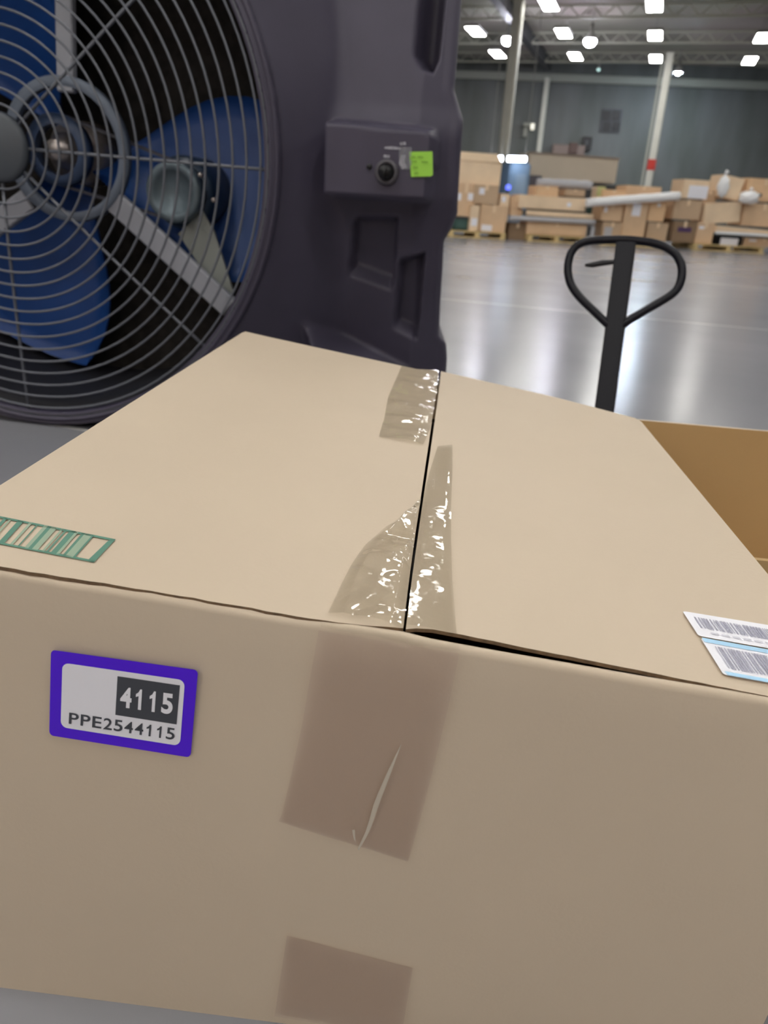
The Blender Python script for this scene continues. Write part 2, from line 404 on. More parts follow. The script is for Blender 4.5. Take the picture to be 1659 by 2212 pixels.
# ------------------------------------------------------------------ the pile of cartons across the hall
P0 = on_z(990, 512); P1 = on_z(1650, 548)
E1 = (P1-P0).normalized(); NN = V((-E1.y, E1.x, 0))
PALLETS = ()
def pile(x0, y0, x1, y1, w=0.0, dep=.55):
    q = P0+NN*w; xm = (x0+x1)/2; ym = (y0+y1)/2
    a = hit(x0, ym, q, NN); b = hit(x1, ym, q, NN)
    zt = hit(xm, y0, q, NN).z; zb = max(0.0, hit(xm, y1, q, NN).z)
    if w < .6 and zb < .15 and any(l_ < x1-4 and x0+4 < r_ for l_, r_ in PALLETS): zb = .132
    return V((a.x, a.y, zb)), V((b.x-a.x, b.y-a.y, 0)), NN*dep, zt-zb
def rotated(pts, c, ang):
    R_ = Matrix.Rotation(ang, 3, NN); return [c+R_@(p-c) for p in pts]
def carton(x0, y0, x1, y1, k, label, w=0.0, dep=.55, tilt=0.0, paper=None, pm=PAPER, flap=False, yaw=0.0, group='cartons in the far pile', extra=None):
    p, u, d, h = pile(x0, y0, x1, y1, w, dep)
    base = p+u/2+d/2
    t = thing('carton', label, 'carton', base, group)
    m = KRAFT[k]; cen = base+V((0, 0, h/2))
    def fin(bm):
        if tilt: bmesh.ops.rotate(bm, cent=cen, matrix=Matrix.Rotation(tilt, 3, NN), verts=bm.verts)
        if yaw: bmesh.ops.rotate(bm, cent=cen, matrix=Matrix.Rotation(yaw, 3, 'Z'), verts=bm.verts)
        return bm
    bm = bmesh.new(); boxat(bm, p, u, d, V((0, 0, h-.006))); bevel(bm, .008, 1); link('box_body', fin(bm), m, t)
    un = u.normalized(); L = u.length
    if flap:
        bm = bmesh.new(); boxat(bm, p+V((0, 0, h-.006)), u*.98, -d*.02+V((0, 0, .03)), NN*.35+V((0, 0, .16)))
        link('open_flap', fin(bm), KRAFT[1], t)
    else:
        bm = bmesh.new(); boxat(bm, p+un*.004+V((0, 0, h-.006)), u-un*.008, d*.49, V((0, 0, .006))); link('top_flap', fin(bm), m, t)
        bm = bmesh.new(); boxat(bm, p+un*.004+d*.51+V((0, 0, h-.006)), u-un*.008, d*.49, V((0, 0, .006))); link('top_flap', fin(bm), m, t)
    if L > .25 and not flap:
        bm = bmesh.new(); boxat(bm, p+u*.5-un*.03-NN*.003+V((0, 0, h*.72)), un*.06, NN*.003, V((0, 0, h*.28))); link('tape_strip', fin(bm), KRAFT[1], t)
    if paper:
        for (a0, b0, a1, b1) in paper:
            bm = bmesh.new(); boxat(bm, p+u*a0+V((0, 0, h*(1-b1)))-NN*.004, u*(a1-a0), NN*.004, V((0, 0, h*(b1-b0)))); link('paper_label', fin(bm), pm, t)
    return t
def block(name, label, cat, x0, y0, x1, y1, m, w=0.0, dep=.5, bev=.03, tilt=0.0, part='body', children=()):
    p, u, d, h = pile(x0, y0, x1, y1, w, dep); t = thing(name, label, cat, p+u/2+d/2)
    bm = bmesh.new(); boxat(bm, p, u, d, V((0, 0, h))); bevel(bm, min(bev, h*.3), 2)
    cen = p+u/2+d/2+V((0, 0, h/2))
    if tilt: bmesh.ops.rotate(bm, cent=cen, matrix=Matrix.Rotation(tilt, 3, NN), verts=bm.verts)
    link(part, bm, m, t)
    for nm, (a0, b0, a1, b1), cm, out in children:
        bm = bmesh.new(); boxat(bm, p+u*a0+V((0, 0, h*(1-b1)))-NN*out, u*(a1-a0), NN*out, V((0, 0, h*(b1-b0)))); link(nm, bm, cm, t)
    return t
def roll(name, label, cat, pxs, r, m, w=0.0, cap=None, n=10, squash=1.0, jit=.0):
    q = P0+NN*w; a = hit(*pxs[0], q, NN); b = hit(*pxs[1], q, NN)
    t = thing(name, label, cat, V(((a.x+b.x)/2, (a.y+b.y)/2, min(a.z, b.z)-r)))
    bm = bmesh.new(); pts = [a.lerp(b, k/n)+V((0, 0, random.uniform(-jit, jit))) for k in range(n+1)]
    tube(bm, pts, [r*(1+random.uniform(-jit, jit)*4) for _ in pts], 10); link('wrapped_body', bm, m, t, True)
    for e, o in ((a, (a-b).normalized()), (b, (b-a).normalized())):
        bm = bmesh.new(); tube(bm, [e-o*.02, e+o*.02], r*.85, 10); link('end_cap', bm, cap or m, t)
    return t
def pallet(x0, x1, y0, y1, label, w=-.15, dep=1.0):
    p, u, d, h = pile(x0, y0, x1, y1, w, dep); p.z = 0; h = .13
    t = thing('wooden_pallet', label, 'pallet', p+u/2+d/2)
    un = u.normalized()
    for k in range(6):
        bm = bmesh.new(); boxat(bm, p+d*(k/5*.9)+V((0, 0, .105)), u, NN*.1, V((0, 0, .022))); link('deck_board', bm, WOOD, t)
    for k in range(3):
        bm = bmesh.new(); boxat(bm, p+u*(k/2)*.92+V((0, 0, .02)), un*.09, d, V((0, 0, .085))); link('stringer', bm, WOOD, t)
    for k in (0, 5):
        bm = bmesh.new(); boxat(bm, p+d*(k/5*.9), u, NN*.1, V((0, 0, .02))); link('bottom_board', bm, WOOD, t)
pallet(970, 1092, 500, 515, 'yellow wooden pallet at the left end of the carton pile')
pallet(1140, 1265, 514, 526, 'wooden pallet under the long low carton')
pallet(1497, 1652, 536, 550, 'yellow wooden pallet at the right end of the carton pile')
pallet(1300, 1440, 512, 528, 'wooden pallet under the middle cartons behind the jack handle')
PALLETS = ((970, 1092), (1140, 1265), (1300, 1440), (1497, 1692))
carton(991, 350, 1082, 400, 1, 'wide pale carton with its flap open, top left of the pile', w=.05, flap=True, dep=.7)
carton(986, 396, 1026, 468, 0, 'tan carton under the open carton at the left end, two white stickers', w=0, paper=[(.03, .3, .25, .52), (.6, .28, .95, .5)])
block('plastic_tote', 'dark teal plastic tote on the leftmost pallet', 'tote', 980, 468, 1013, 503, TOTE, children=[('lid', (-.02, 0, 1.02, .15), DGREY, .02)])
carton(1024, 400, 1077, 441, 2, 'dull carton right of the two sticker carton, one round white sticker', w=-.05, paper=[(.2, .15, .42, .5)])
carton(1036, 443, 1094, 504, 0, 'tan carton on the left pallet with a white label low on its front', w=-.05, paper=[(.1, .75, .5, .98)], tilt=.03)
carton(1015, 443, 1034, 508, 1, 'narrow upright carton beside the teal tote, white label at its foot', w=-.12, dep=.3, paper=[(.15, .5, .85, .8)])
carton(1078, 418, 1099, 480, 1, 'tall thin pale carton left of the long cartons', w=-.02, dep=.4, paper=[(.2, .1, .6, .3)])
carton(1102, 424, 1128, 466, 0, 'small tan carton at the left end of the long cartons', w=.1)
carton(1120, 424, 1266, 453, 1, 'long pale carton lying across the stack, under the silver roll', w=.0, paper=[(.72, .4, .78, .7)])
carton(1158, 402, 1206, 424, 4, 'orange tan carton under the left of the silver roll', w=.05)
carton(1221, 409, 1264, 424, 2, 'small flat dull carton under the right of the silver roll', w=.05)
roll('wrapped_roll', 'silver wrapped roll lying on top of the long carton stack', 'roll', [(1162, 394), (1276, 400)], .085, SILVER, w=.2, jit=.008)
block('plank', 'cream plank lying above the grey tube in the middle stack', 'plank', 1128, 458, 1283, 469, KRAFT[1], dep=.3, bev=.01, children=[('end_cap', (0, 0, .05, 1), DGREY, .004)])
roll('grey_tube', 'long grey tube between the cream plank and the low carton', 'tube', [(1103, 471), (1283, 480)], .05, SILVER, w=-.04)
carton(1137, 481, 1267, 517, 0, 'long low tan carton on the pallet under the grey tube', w=.0)
carton(1098, 482, 1137, 520, 3, 'dark carton left of the long low carton', w=.08)
block('electrical_part', 'small grey metal part right of the long low carton', 'part', 1266, 486, 1286, 516, SILVER, dep=.3, children=[('dark_cover', (.1, .1, .5, .8), DGREY, .01)])
block('waste_bin', 'dark green bin behind the stacks, left of the middle cartons', 'bin', 1283, 440, 1301, 512, mat('dark green plastic', (.03, .07, .05), .6), w=.62, children=[('lid', (-.03, 0, 1.03, .1), DGREY, .02)])
carton(1289, 403, 1307, 430, 1, 'little pale yellow carton above the green bin', w=.3, dep=.3, paper=[(.0, .0, 1, .8)], pm=PALEY)
roll('foam_roll', 'long white foam tube laid across the middle cartons', 'roll', [(1268, 438), (1466, 423)], .085, WHITE_FOAM, w=-.1, jit=.006)
carton(1300, 410, 1352, 433, 4, 'flat tan carton behind the left half of the white foam tube', w=.25)
carton(1352, 402, 1428, 430, 0, 'wide tan carton behind the right half of the white foam tube', w=.3)
carton(1300, 440, 1345, 478, 0, 'tan carton under the left end of the white foam tube', w=.0, paper=[(.1, .2, .25, .5)])
carton(1301, 480, 1343, 516, 2, 'dull carton with crumpled plastic, bottom left of the middle stack', w=.0, paper=[(.1, .3, .5, .9)], pm=SILVER)
carton(1347, 437, 1396, 517, 0, 'tall tan carton with a white paper sheet on its front', w=-.03, paper=[(.3, .03, .68, .36)])
carton(1402, 435, 1437, 479, 4, 'orange carton with a small white dot, right of the tall tan one', w=.0, paper=[(.45, .1, .65, .25)])
carton(1398, 481, 1442, 519, 2, 'dull grey brown carton under the orange carton', w=.0)
block('storage_bin', 'dark grey bin in the gap right of the orange carton', 'bin', 1437, 434, 1454, 522, DGREY, w=.62, children=[('lid', (-.03, 0, 1.03, .06), BLACKP, .02)])
carton(1476, 388, 1530, 430, 1, 'pale carton with a large white and blue label, on top of the darker carton', w=.0, paper=[(.22, .3, 1.0, .98)])
carton(1455, 432, 1515, 475, 2, 'dull brown carton under the one with the large label', w=.0)
carton(1453, 478, 1502, 528, 3, 'dark carton with purple print, standing on the floor', w=-.05, paper=[(.2, .28, .8, .5)], pm=PURP_P)
carton(1503, 480, 1541, 534, 0, 'tan carton with a small white sticker, left end of the right pallet', w=-.05, paper=[(.1, .18, .4, .32)])
carton(1522, 437, 1600, 482, 1, 'big pale carton tilted over the right pallet', w=-.05, tilt=-.09)
carton(1518, 412, 1548, 440, 2, 'small dull carton wedged left of the bagged carton', w=.15)
carton(1558, 381, 1603, 430, 1, 'tilted pale carton partly covered by a white bag', w=.0, tilt=.14)
carton(1613, 386, 1690, 436, 4, 'large tan carton, topmost at the right picture edge', w=.0, paper=[(.0, .65, .45, .8)], pm=DGREY)
carton(1605, 440, 1692, 490, 0, 'large tan carton, middle of the stack at the right picture edge', w=.0)
carton(1605, 516, 1692, 546, 0, 'low tan carton on the right pallet, bottom of the edge stack', w=.0, paper=[(.12, .15, .3, .4)])
block('white_plank', 'white plank sticking out from the right edge stack', 'plank', 1545, 494, 1700, 509, KRAFT[1], dep=.35, w=-.1, bev=.01, tilt=.03, children=[('edge_strip', (0, .62, 1, 1), WHITE_FOAM, .012)])
block('boxed_appliance', 'black box with a big white panel on the right pallet', 'box', 1545, 509, 1604, 541, BLACKP, dep=.5, w=-.04, children=[('white_panel', (.17, .25, .82, 1), PAPER, .006)])
def bag(name, label, px, py, rx, rz, m, w, seed):
    c = hit(px, py, P0+NN*w, NN); rnd = random.Random(seed)
    t = thing(name, label, 'bag', V((c.x, c.y, c.z-rz)))
    bm = bmesh.new(); bmesh.ops.create_icosphere(bm, subdivisions=3, radius=1)
    for v in bm.verts:
        k = 1+.12*math.sin(v.co.x*7+seed)*math.cos(v.co.z*6)+rnd.uniform(-.05, .05)
        p = v.co*k; v.co = c+E1*p.x*rx+NN*p.y*rx*.5+V((0, 0, p.z*rz))
    link('bag_body', bm, m, t, True)
    bm = bmesh.new(); tube(bm, [c+V((0, 0, rz*.8)), c+V((0, 0, rz*1.15)), c+V((.03, 0, rz*1.4))], [.03, .018, .04], 8); link('knot', bm, m, t, True)
bag('white_bag', 'white plastic bag draped on the left of the tilted pale carton', 1562, 403, .13, .21, WHITE_FOAM, -.06, 1)
bag('white_bag', 'round white bag in front of the gap near the right edge cartons', 1618, 427, .22, .13, WHITE_FOAM, -.12, 5)

# things behind the pile
def deep(x0, y0, x1, y1, w, dep): return pile(x0, y0, x1, y1, w, dep)
block('site_cabin', 'long beige cabin standing behind the carton pile', 'cabin', 1141, 334, 1335, 392, BEIGE, w=3.0, dep=1.1, bev=.03, part='cabin_wall',
      children=[('roof_edge', (0, 0, 1, .06), mat('pale brown trim', (.30, .24, .2), .6), .03)])
block('trailer_bed', 'dark low bed under the beige cabin', 'trailer', 1118, 394, 1340, 560, DGREY, w=2.95, dep=1.1, bev=.04, children=[('side_box', (0, -.08, .17, .3), mat('grey violet paint', (.13, .12, .14), .6), .1)])
p, u, d, h = pile(1094, 350, 1138, 535, 1.5, .9)
t = thing('blue_booth', 'tall slate blue booth behind the thick pale column', 'booth', p+u/2+d/2)
bm = bmesh.new(); boxat(bm, p, u, d, V((0, 0, h))); bevel(bm, .04, 2); link('booth_body', bm, DBLUE, t)
bm = bmesh.new(); boxat(bm, p+u*.3-NN*.02+V((0, 0, h*.1)), u*.5, NN*.02, V((0, 0, h*.75))); link('booth_door', bm, mat('lighter slate blue', (.28, .40, .55), .4), t)
for (x0, x1, lab) in ((1058, 1089, 'short bright tube light left of the thick pale column'), (1093, 1140, 'bright tube light right of the thick pale column, above the blue booth')):
    q = P0+NN*1.35; a = hit(x0+4, 342 if x0 < 1080 else 343, q, NN); b = hit(x1-4, 343 if x0 < 1080 else 344, q, NN)
    t = thing('tube_light', lab, 'tube light', (a+b)/2)
    bm = bmesh.new(); tube(bm, [a, b], .06, 10); link('glass_tube', bm, TUBE_M, t, True)
    bm = bmesh.new(); boxat(bm, a+NN*.06-V((0, 0, .04)), b-a, NN*.06, V((0, 0, .1))); link('batten', bm, HOUS, t)
    for e in (a, b):
        bm = bmesh.new(); tube(bm, [e+NN*.09, V((e.x, e.y, 5.7))+NN*.09], .008, 6); link('hanging_wire', bm, HOUS, t)
p0 = hit(1098, 405, P0+NN*.5, NN)
t = thing('blue_beacon', 'small glowing blue beacon left of the long cartons', 'beacon', V((p0.x, p0.y, 0)))
bm = bmesh.new(); lathe(bm, [(.01, -.055), (.05, -.03), (.055, 0), (.045, .04), (.01, .055)], p0, V((0, 0, 1)), V((1, 0, 0)), 16); link('beacon_lens', bm, BLUEL, t, True)
bm = bmesh.new(); tube(bm, [p0-V((0, 0, .05)), V((p0.x, p0.y, 0))], .02, 8); link('post', bm, DGREY, t)

# ------------------------------------------------------------------ evaporative cooler
AL = math.radians(8); CU = V((math.cos(AL), math.sin(AL), 0)); CN = V((-math.sin(AL), math.cos(AL), 0)); CO = V((-1.44, 1.40, 0))
def C3(u, z, w=0.0): return CO+CU*u+CN*w+V((0, 0, z))
FC = (.100, .610)
cooler = thing('evaporative_cooler', 'large charcoal portable evaporative cooler with a round caged fan', 'evaporative cooler', C3(.1, 0, .4))
def smooth(a, b, x):
    t_ = min(1, max(0, (x-a)/(b-a))); return t_*t_*(3-2*t_)
def inpoly(x, y, poly):      # signed distance-like value: >0 inside, for convex polygons given clockwise or not
    d = 1e9; n = len(poly); area = sum(poly[i][0]*poly[(i+1) % n][1]-poly[(i+1) % n][0]*poly[i][1] for i in range(n)); s = 1 if area > 0 else -1
    for i in range(n):
        (x0, y0), (x1, y1) = poly[i], poly[(i+1) % n]; L = math.hypot(x1-x0, y1-y0)
        d = min(d, s*((x1-x0)*(y-y0)-(y1-y0)*(x-x0))/L)
    return d
PANEL = [(.797, .552), (1.008, .555), (1.010, .674), (.795, .684)]
POCK_A = [(.874, .517), (.959, .520), (.949, .374), (.856, .400)]
POCK_B = [(.967, .442), (1.016, .458), (1.005, .272), (.953, .297)]
SLOT = [(.958, 1.2), (1.012, 1.2), (1.012, .80), (1.004, .776), (.988, .778), (.968, .80)]
LEDGE = [(.66, .345), (.99, .20), (.99, -.1), (.75, -.1), (.75, .22)]
def deepen(poly, w):                      # same outline carried back to depth w in the housing
    k = 1+w/1.587
    return [(1.231+(u-1.231)*k, .545+(z-.545)*k) for u, z in poly]
PANEL = deepen(PANEL, .03); POCK_A = deepen(POCK_A, .17); POCK_B = deepen(POCK_B, .19); SLOT = deepen(SLOT, .16); LEDGE = deepen(LEDGE, .12)
def face_w(u, z):
    # body profile: leans back above and below the control panel
    w_ = .115+max(0, u-.965)*.6
    if z > .66: w_ += .26*(z-.66)*smooth(.66, .74, z)
    if z < .56: w_ += .36*(.56-z)
    r = math.hypot(u-FC[0], z-FC[1])
    cone = .012+(r-.600)*1.18
    k = .02                                   # soft crease where the shroud cone meets the body
    w_ = min(w_, cone) if abs(w_-cone) > k else min(w_, cone)-(k-abs(w_-cone))**2/(4*k)
    d = inpoly(u, z, PANEL)
    if d > -.02:
        base = .030
        w_ = w_+(min(base, w_)-w_)*smooth(-.016, .0, d) if (z > PANEL[3][1]-.012 and PANEL[3][0]+.003 < u < PANEL[2][0]-.003) else (min(base, w_) if d > 0 else w_)
    d = inpoly(u, z, POCK_A)
    if d > -.01:
        w_ += .038*smooth(-.002, .006, d)*min(1, max(0, (z-(POCK_A[3][1]-(u-POCK_A[3][0])*.28))/.034))
    d = inpoly(u, z, POCK_B)
    if d > -.01: w_ += .045*smooth(-.002, .006, d)*min(1, max(0, (z-(POCK_B[3][1]-(u-POCK_B[3][0])*.48))/.03))
    d = inpoly(u, z, SLOT)
    if d > -.01: w_ += .10*smooth(-.003, .012, d)
    d = inpoly(u, z, LEDGE)
    if d > 0: w_ -= .14*smooth(0, .06, d)
    return w_
def uedge(z):
    pts = [(0, 1.062), (.225, 1.064), (.262, 1.060), (.28, 1.044), (.482, 1.047), (.505, 1.060), (.535, 1.070), (.70, 1.066), (.713, 1.060), (.75, 1.044), (.90, 1.040), (1.6, 1.035)]
    for (z0, e0), (z1, e1) in zip(pts, pts[1:]):
        if z <= z1: return e0+(e1-e0)*(z-z0)/(z1-z0)
    return pts[-1][1]
us = [-.87+i*.03 for i in range(26)]+[-.09+i*.006 for i in range(int((1.046+.09)/.006)+1)]
zs = [0.012+i*.006 for i in range(int(.95/.006))]+[.962+.012*i for i in range(1, 50)]
ULAST = us[-1]
verts, idx = [], {}
for j, z in enumerate(zs):
    e = 1.231+(uedge(.545+(z-.545)/1.1)-1.231)*1.10
    for i, u in enumerate(us):
        uu = u if u < .96 else .96+(u-.96)*((e-.022)-.96)/(ULAST-.96)
        idx[i, j] = len(verts); verts.append(C3(uu, z, face_w(uu, z)))
    wl_ = face_w(e-.022, z)
    for q in range(1, 5):
        a_ = math.pi/2*q/4; idx[len(us)-1+q, j] = len(verts); verts.append(C3(e-.022+.022*math.sin(a_), z, wl_+.022*(1-math.cos(a_))))
    idx[len(us)+4, j] = len(verts); verts.append(C3(e-.09, z, .80))
NI = len(us)+5; faces = []
for j in range(len(zs)-1):
    for i in range(NI-1):
        if i < len(us)-1:
            uc = (us[i]+us[i+1])/2; zc = (zs[j]+zs[j+1])/2
            if math.hypot(uc-FC[0], zc-FC[1]) < .588: continue
        faces.append((idx[i, j], idx[i+1, j], idx[i+1, j+1], idx[i, j+1]))
used_v = sorted({v for f in faces for v in f}); mp = {v: k for k, v in enumerate(used_v)}
raw('front_housing', [verts[v] for v in used_v], [tuple(mp[v] for v in f) for f in faces], PLAS, cooler, True)
ztop = zs[-1]
bm = bmesh.new()
slab(bm, [C3(-.87, ztop, .30), C3(.99, ztop, .30), C3(.93, ztop, .80), C3(-.87, ztop, .80)], V((0, 0, 1)), .01)
slab(bm, [C3(-.87, 0.012, .85), C3(-.87, 0.012, .30), C3(-.87, ztop, .30), C3(-.87, ztop, .85)], -CU, .01)
slab(bm, [C3(-.87, 0.012, .80), C3(.95, 0.012, .80), C3(.93, ztop, .80), C3(-.87, ztop, .80)], CN, .01)
slab(bm, [C3(-.87, 0.02, .26), C3(1.0, 0.02, .26), C3(.95, 0.02, .80), C3(-.87, 0.02, .80)], V((0, 0, 1)), .01)
link('rear_housing', bm, PLAS, cooler)
FCP = C3(FC[0], FC[1], 0)
bm = bmesh.new(); lathe(bm, [(.574, .02), (.577, -.004), (.580, -.006), (.583, -.001), (.586, -.001), (.589, -.010), (.593, -.010), (.596, -.002), (.599, -.002), (.602, -.006), (.606, .0), (.607, .02), (.596, .05)], FCP, CN, CU, 128, False); link('fan_ring', bm, PLAS, cooler, True)
bm = bmesh.new(); lathe(bm, [(.596, .03), (.575, .02), (.560, .06), (.556, .12), (.556, .46)], FCP, CN, CU, 96, False); link('fan_barrel', bm, PLAS_D, cooler, True)
bm = bmesh.new(); lathe(bm, [(.0, .44), (.56, .44), (.56, .46), (0, .46)], FCP, CN, CU, 48, False); link('cooling_pad', bm, PAD, cooler)
# guard
def CP(r, a, w=0.0): return C3(FC[0]+r*math.cos(a), FC[1]+r*math.sin(a), w)
ctrg = thing('x', '', '', FCP); ctrg.name = 'fan_guard'
del ctrg['label'], ctrg['category']; ctrg.parent = cooler; ctrg.location = FCP-cooler.location
def dish(r): return .004-.030*(1-(r/.585)**2)
for k in range(18):
    r = .082+.0285*k
    bm = bmesh.new(); tube(bm, [CP(r, 2*math.pi*i/96, dish(r)) for i in range(96)], .0026, 6, True); link('guard_ring', bm, WIRE, ctrg, True)
bm = bmesh.new(); tube(bm, [CP(.583, 2*math.pi*i/120, .0) for i in range(120)], .004, 6, True); link('guard_ring', bm, WIRE, ctrg, True)
for a in (-1.5, 40.5, 90.5, 137, 180, 222, 267, 318.3):
    a_ = math.radians(a)
    bm = bmesh.new(); tube(bm, [CP(r, a_, dish(r)+.004) for r in (.05, .2, .35, .5, .592)], .0034, 6); link('guard_spoke', bm, WIRE, ctrg, True)
bm = bmesh.new(); lathe(bm, [(.0, -.036), (.060, -.036), (.068, -.030), (.068, -.018), (0, -.018)], FCP, CN, CU, 40, False); link('guard_cap', bm, mat('grey cap plastic', (.065, .075, .09), .5), ctrg, True)
# motor bracket: ring and three arms
WB = .13
def cw(px, py, w): 
    p_ = hit(px, py, CO+CN*w, CN); return p_
hub = cw(132, 325, .19); brc = cw(142, 325, WB)
br = thing('x', '', '', brc); br.name = 'motor_bracket'; del br['label'], br['category']; br.parent = cooler; br.location = brc-cooler.location
bm = bmesh.new(); lathe(bm, [(.130, 0), (.150, -.006), (.152, .018), (.130, .018), (.130, 0)], brc, CN, CU, 64, False); link('bracket_ring', bm, mat('bracket blue grey', (.16, .19, .25), .5), br, True)
for (p_a, p_b, wd_) in (((145, 200), (138, -150), .040), ((240, 428), (497, 665), .050), ((65, 430), (-110, 560), .050)):
    a = cw(*p_a, WB+.01); b = cw(*p_b, WB+.03)
    bm = bmesh.new(); bar(bm, a, b, wd_ if p_a[0] != 145 else wd_, .02, CN); bevel(bm, .003, 1); link('bracket_arm', bm, STRUT, br)
bm = bmesh.new()
pa = [cw(385, 505, WB+.05), cw(437, 455, WB+.05), cw(462, 500, WB+.05), cw(503, 628, WB+.05), cw(485, 655, WB+.05)]
slab(bm, pa, -CN, .006); link('mount_plate', bm, mat('greenish grey plate', (.30, .32, .30), .5), br)
# hub, shaft, belt, motor pulley
bm = bmesh.new(); lathe(bm, [(0, -.03), (.022, -.03), (.024, .0), (.040, .01), (.042, .05), (.07, .06), (.075, .14), (0, .14)], hub, CN, CU, 36, False); link('fan_hub', bm, HUBM, cooler, True)
pul = cw(375, 415, .15)
bm = bmesh.new(); lathe(bm, [(0, .004), (.044, .004), (.046, -.006), (.063, -.008), (.066, .0), (.066, .03), (.058, .034), (0, .034)], pul, CN, CU, 48, False); link('motor_pulley', bm, mat('pulley blue grey', (.13, .17, .20), .4, metal=.3), cooler, True)
bm = bmesh.new(); lathe(bm, [(0, .036), (.075, .036), (.08, .05), (.08, .22), (0, .22)], pul, CN, CU, 40, False); link('motor_body', bm, mat('motor navy paint', (.02, .04, .08), .35), cooler, True)
for q in ((433, 378), (462, 432)):
    bp = cw(*q, .15); bm = bmesh.new(); lathe(bm, [(0, -.004), (.005, -.004), (.006, .006), (0, .006)], bp, CN, CU, 12, False); link('bolt', bm, HUBM, cooler, True)
bm = bmesh.new(); hb = hub-CN*.02; pb = pul+CN*.015
dv = (pb-hb).normalized(); pv = dv.cross(CN)
for s, in ((1,), (-1,)):
    bar(bm, hb+pv*s*.075+CN*.02, pb+pv*s*.062, .014, .006, pv)
link('drive_belt', bm, mat('grey belt', (.06, .06, .08), .5), cooler)
bm = bmesh.new(); lathe(bm, [(.055, .0), (.078, .0), (.078, .03), (.055, .03), (.055, 0)], hub-CN*.02, CN, CU, 36, False); link('driven_pulley', bm, mat('driven pulley paint', (.05, .08, .16), .4), cooler, True)
# three broad blue blades
for bi, a0 in enumerate((118, -8, -118)):
    vs, fs = [], []; NR, NA = 10, 8
    hcu = (hub-CO).dot(CU); hz_ = hub.z
    for i in range(NR+1):
        r = .07+(.535-.07)*i/NR; half = math.radians(14+18*math.sin(math.pi*min(1, i/NR*.75+.12)))
        for j in range(NA+1):
            s = -1+2*j/NA; a_ = math.radians(a0)+s*half
            w_ = .28+s*.055*(1-.25*i/NR)+.02*(1-s*s)
            vs.append(CO+CU*(FC[0]+r*math.cos(a_))+CN*w_+V((0, 0, FC[1]+r*math.sin(a_))))
    n0 = len(vs); vs += [v+CN*.006 for v in vs]
    for i in range(NR):
        for j in range(NA):
            q = (i*(NA+1)+j, i*(NA+1)+j+1, (i+1)*(NA+1)+j+1, (i+1)*(NA+1)+j); fs.append(q); fs.append(tuple(n0+x for x in q[::-1]))
    rim = [j for j in range(NA+1)]+[i*(NA+1)+NA for i in range(1, NR+1)]+[NR*(NA+1)+j for j in range(NA-1, -1, -1)]+[i*(NA+1) for i in range(NR-1, 0, -1)]
    for x, y in zip(rim, rim[1:]+rim[:1]): fs.append((x, y, n0+y, n0+x))
    raw('fan_blade', vs, fs, BLUE, cooler, True)
# control panel bits, knob, note
WP = .030
def cpx(px, py, w=WP): return hit(px, py, CO+CN*w, CN)
def decal(name, poly, m, parent, w=WP, th=.0015, sm=False):
    bm = bmesh.new(); slab(bm, [cpx(x, y, w-.001) for x, y in poly], -CN, th); return link(name, bm, m, parent)
kc = cpx(836, 372)
bm = bmesh.new(); lathe(bm, [(.024, .002), (.024, -.006), (.021, -.010), (.016, -.010), (.015, -.004)], kc, CN, CU, 32, False); link('knob_collar', bm, mat('worn collar', (.09, .085, .10), .4), cooler, True)
bm = bmesh.new(); lathe(bm, [(0, -.024), (.011, -.024), (.014, -.018), (.015, .002)], kc, CN, CU, 24, False); bar(bm, kc-CN*.026+V((0, 0, .012)), kc-CN*.026-V((0, 0, .016)), .006, .008, CN); link('control_knob', bm, BLACKP, cooler, True)
bm = bmesh.new(); lathe(bm, [(0, -.004), (.005, -.004), (.006, .001)], cpx(798, 360), CN, CU, 16, False); link('screw_hole', bm, BLACKP, cooler, True)
decal('worn_sticker', [(831, 317), (848, 316), (866, 319), (866, 323), (845, 323), (830, 321)], WORN, cooler)
decal('worn_sticker', [(863, 308), (876, 306), (877, 313), (865, 314)], WORN, cooler)
decal('worn_sticker', [(829, 334), (842, 335), (841, 341), (828, 340)], WORN, cooler)
decal('worn_sticker', [(866, 335), (876, 334), (874, 349), (879, 362), (868, 366), (862, 352)], WORN, cooler)
# clear tape over the note
g = [];
for i in range(9):
    for j in range(7):
        x = 862+i*4.5; y = 318+j*8
        g.append(cpx(x, y, WP-.0035-.003*math.sin(i*1.9+j*2.3)))
raw('clear_tape', g, [(j+i*7, j+1+i*7, j+8+i*7, j+7+i*7) for i in range(8) for j in range(6) if not ((i < 2 and j > 4) or (i > 5))], mat('clear note tape', (.5, .52, .58), .12, spec=.8, alpha=.35), cooler, True)
note = decal('sticky_note', [(884, 328), (934, 327), (935, 378), (930, 381), (888, 382)], LIME, cooler, WP-.002)
def scribble(x, y, w_, amp, n):
    bm = bmesh.new(); pts = []
    rr = random.Random(int(x*7+y))
    for k in range(n+1): pts.append(cpx(x+w_*k/n, y+(amp if k % 2 else -amp)*rr.uniform(.5, 1), WP-.005))
    tube(bm, pts, .0006, 4); link('handwriting', bm, INK, note)
scribble(889, 339, 7, 2.2, 5); scribble(903, 339, 10, 2.0, 7); scribble(888, 349, 12, 1.3, 8); scribble(911, 350, 13, 1.8, 9); scribble(893, 362, 9, 2.0, 6); scribble(895, 374, 8, 1.4, 6)

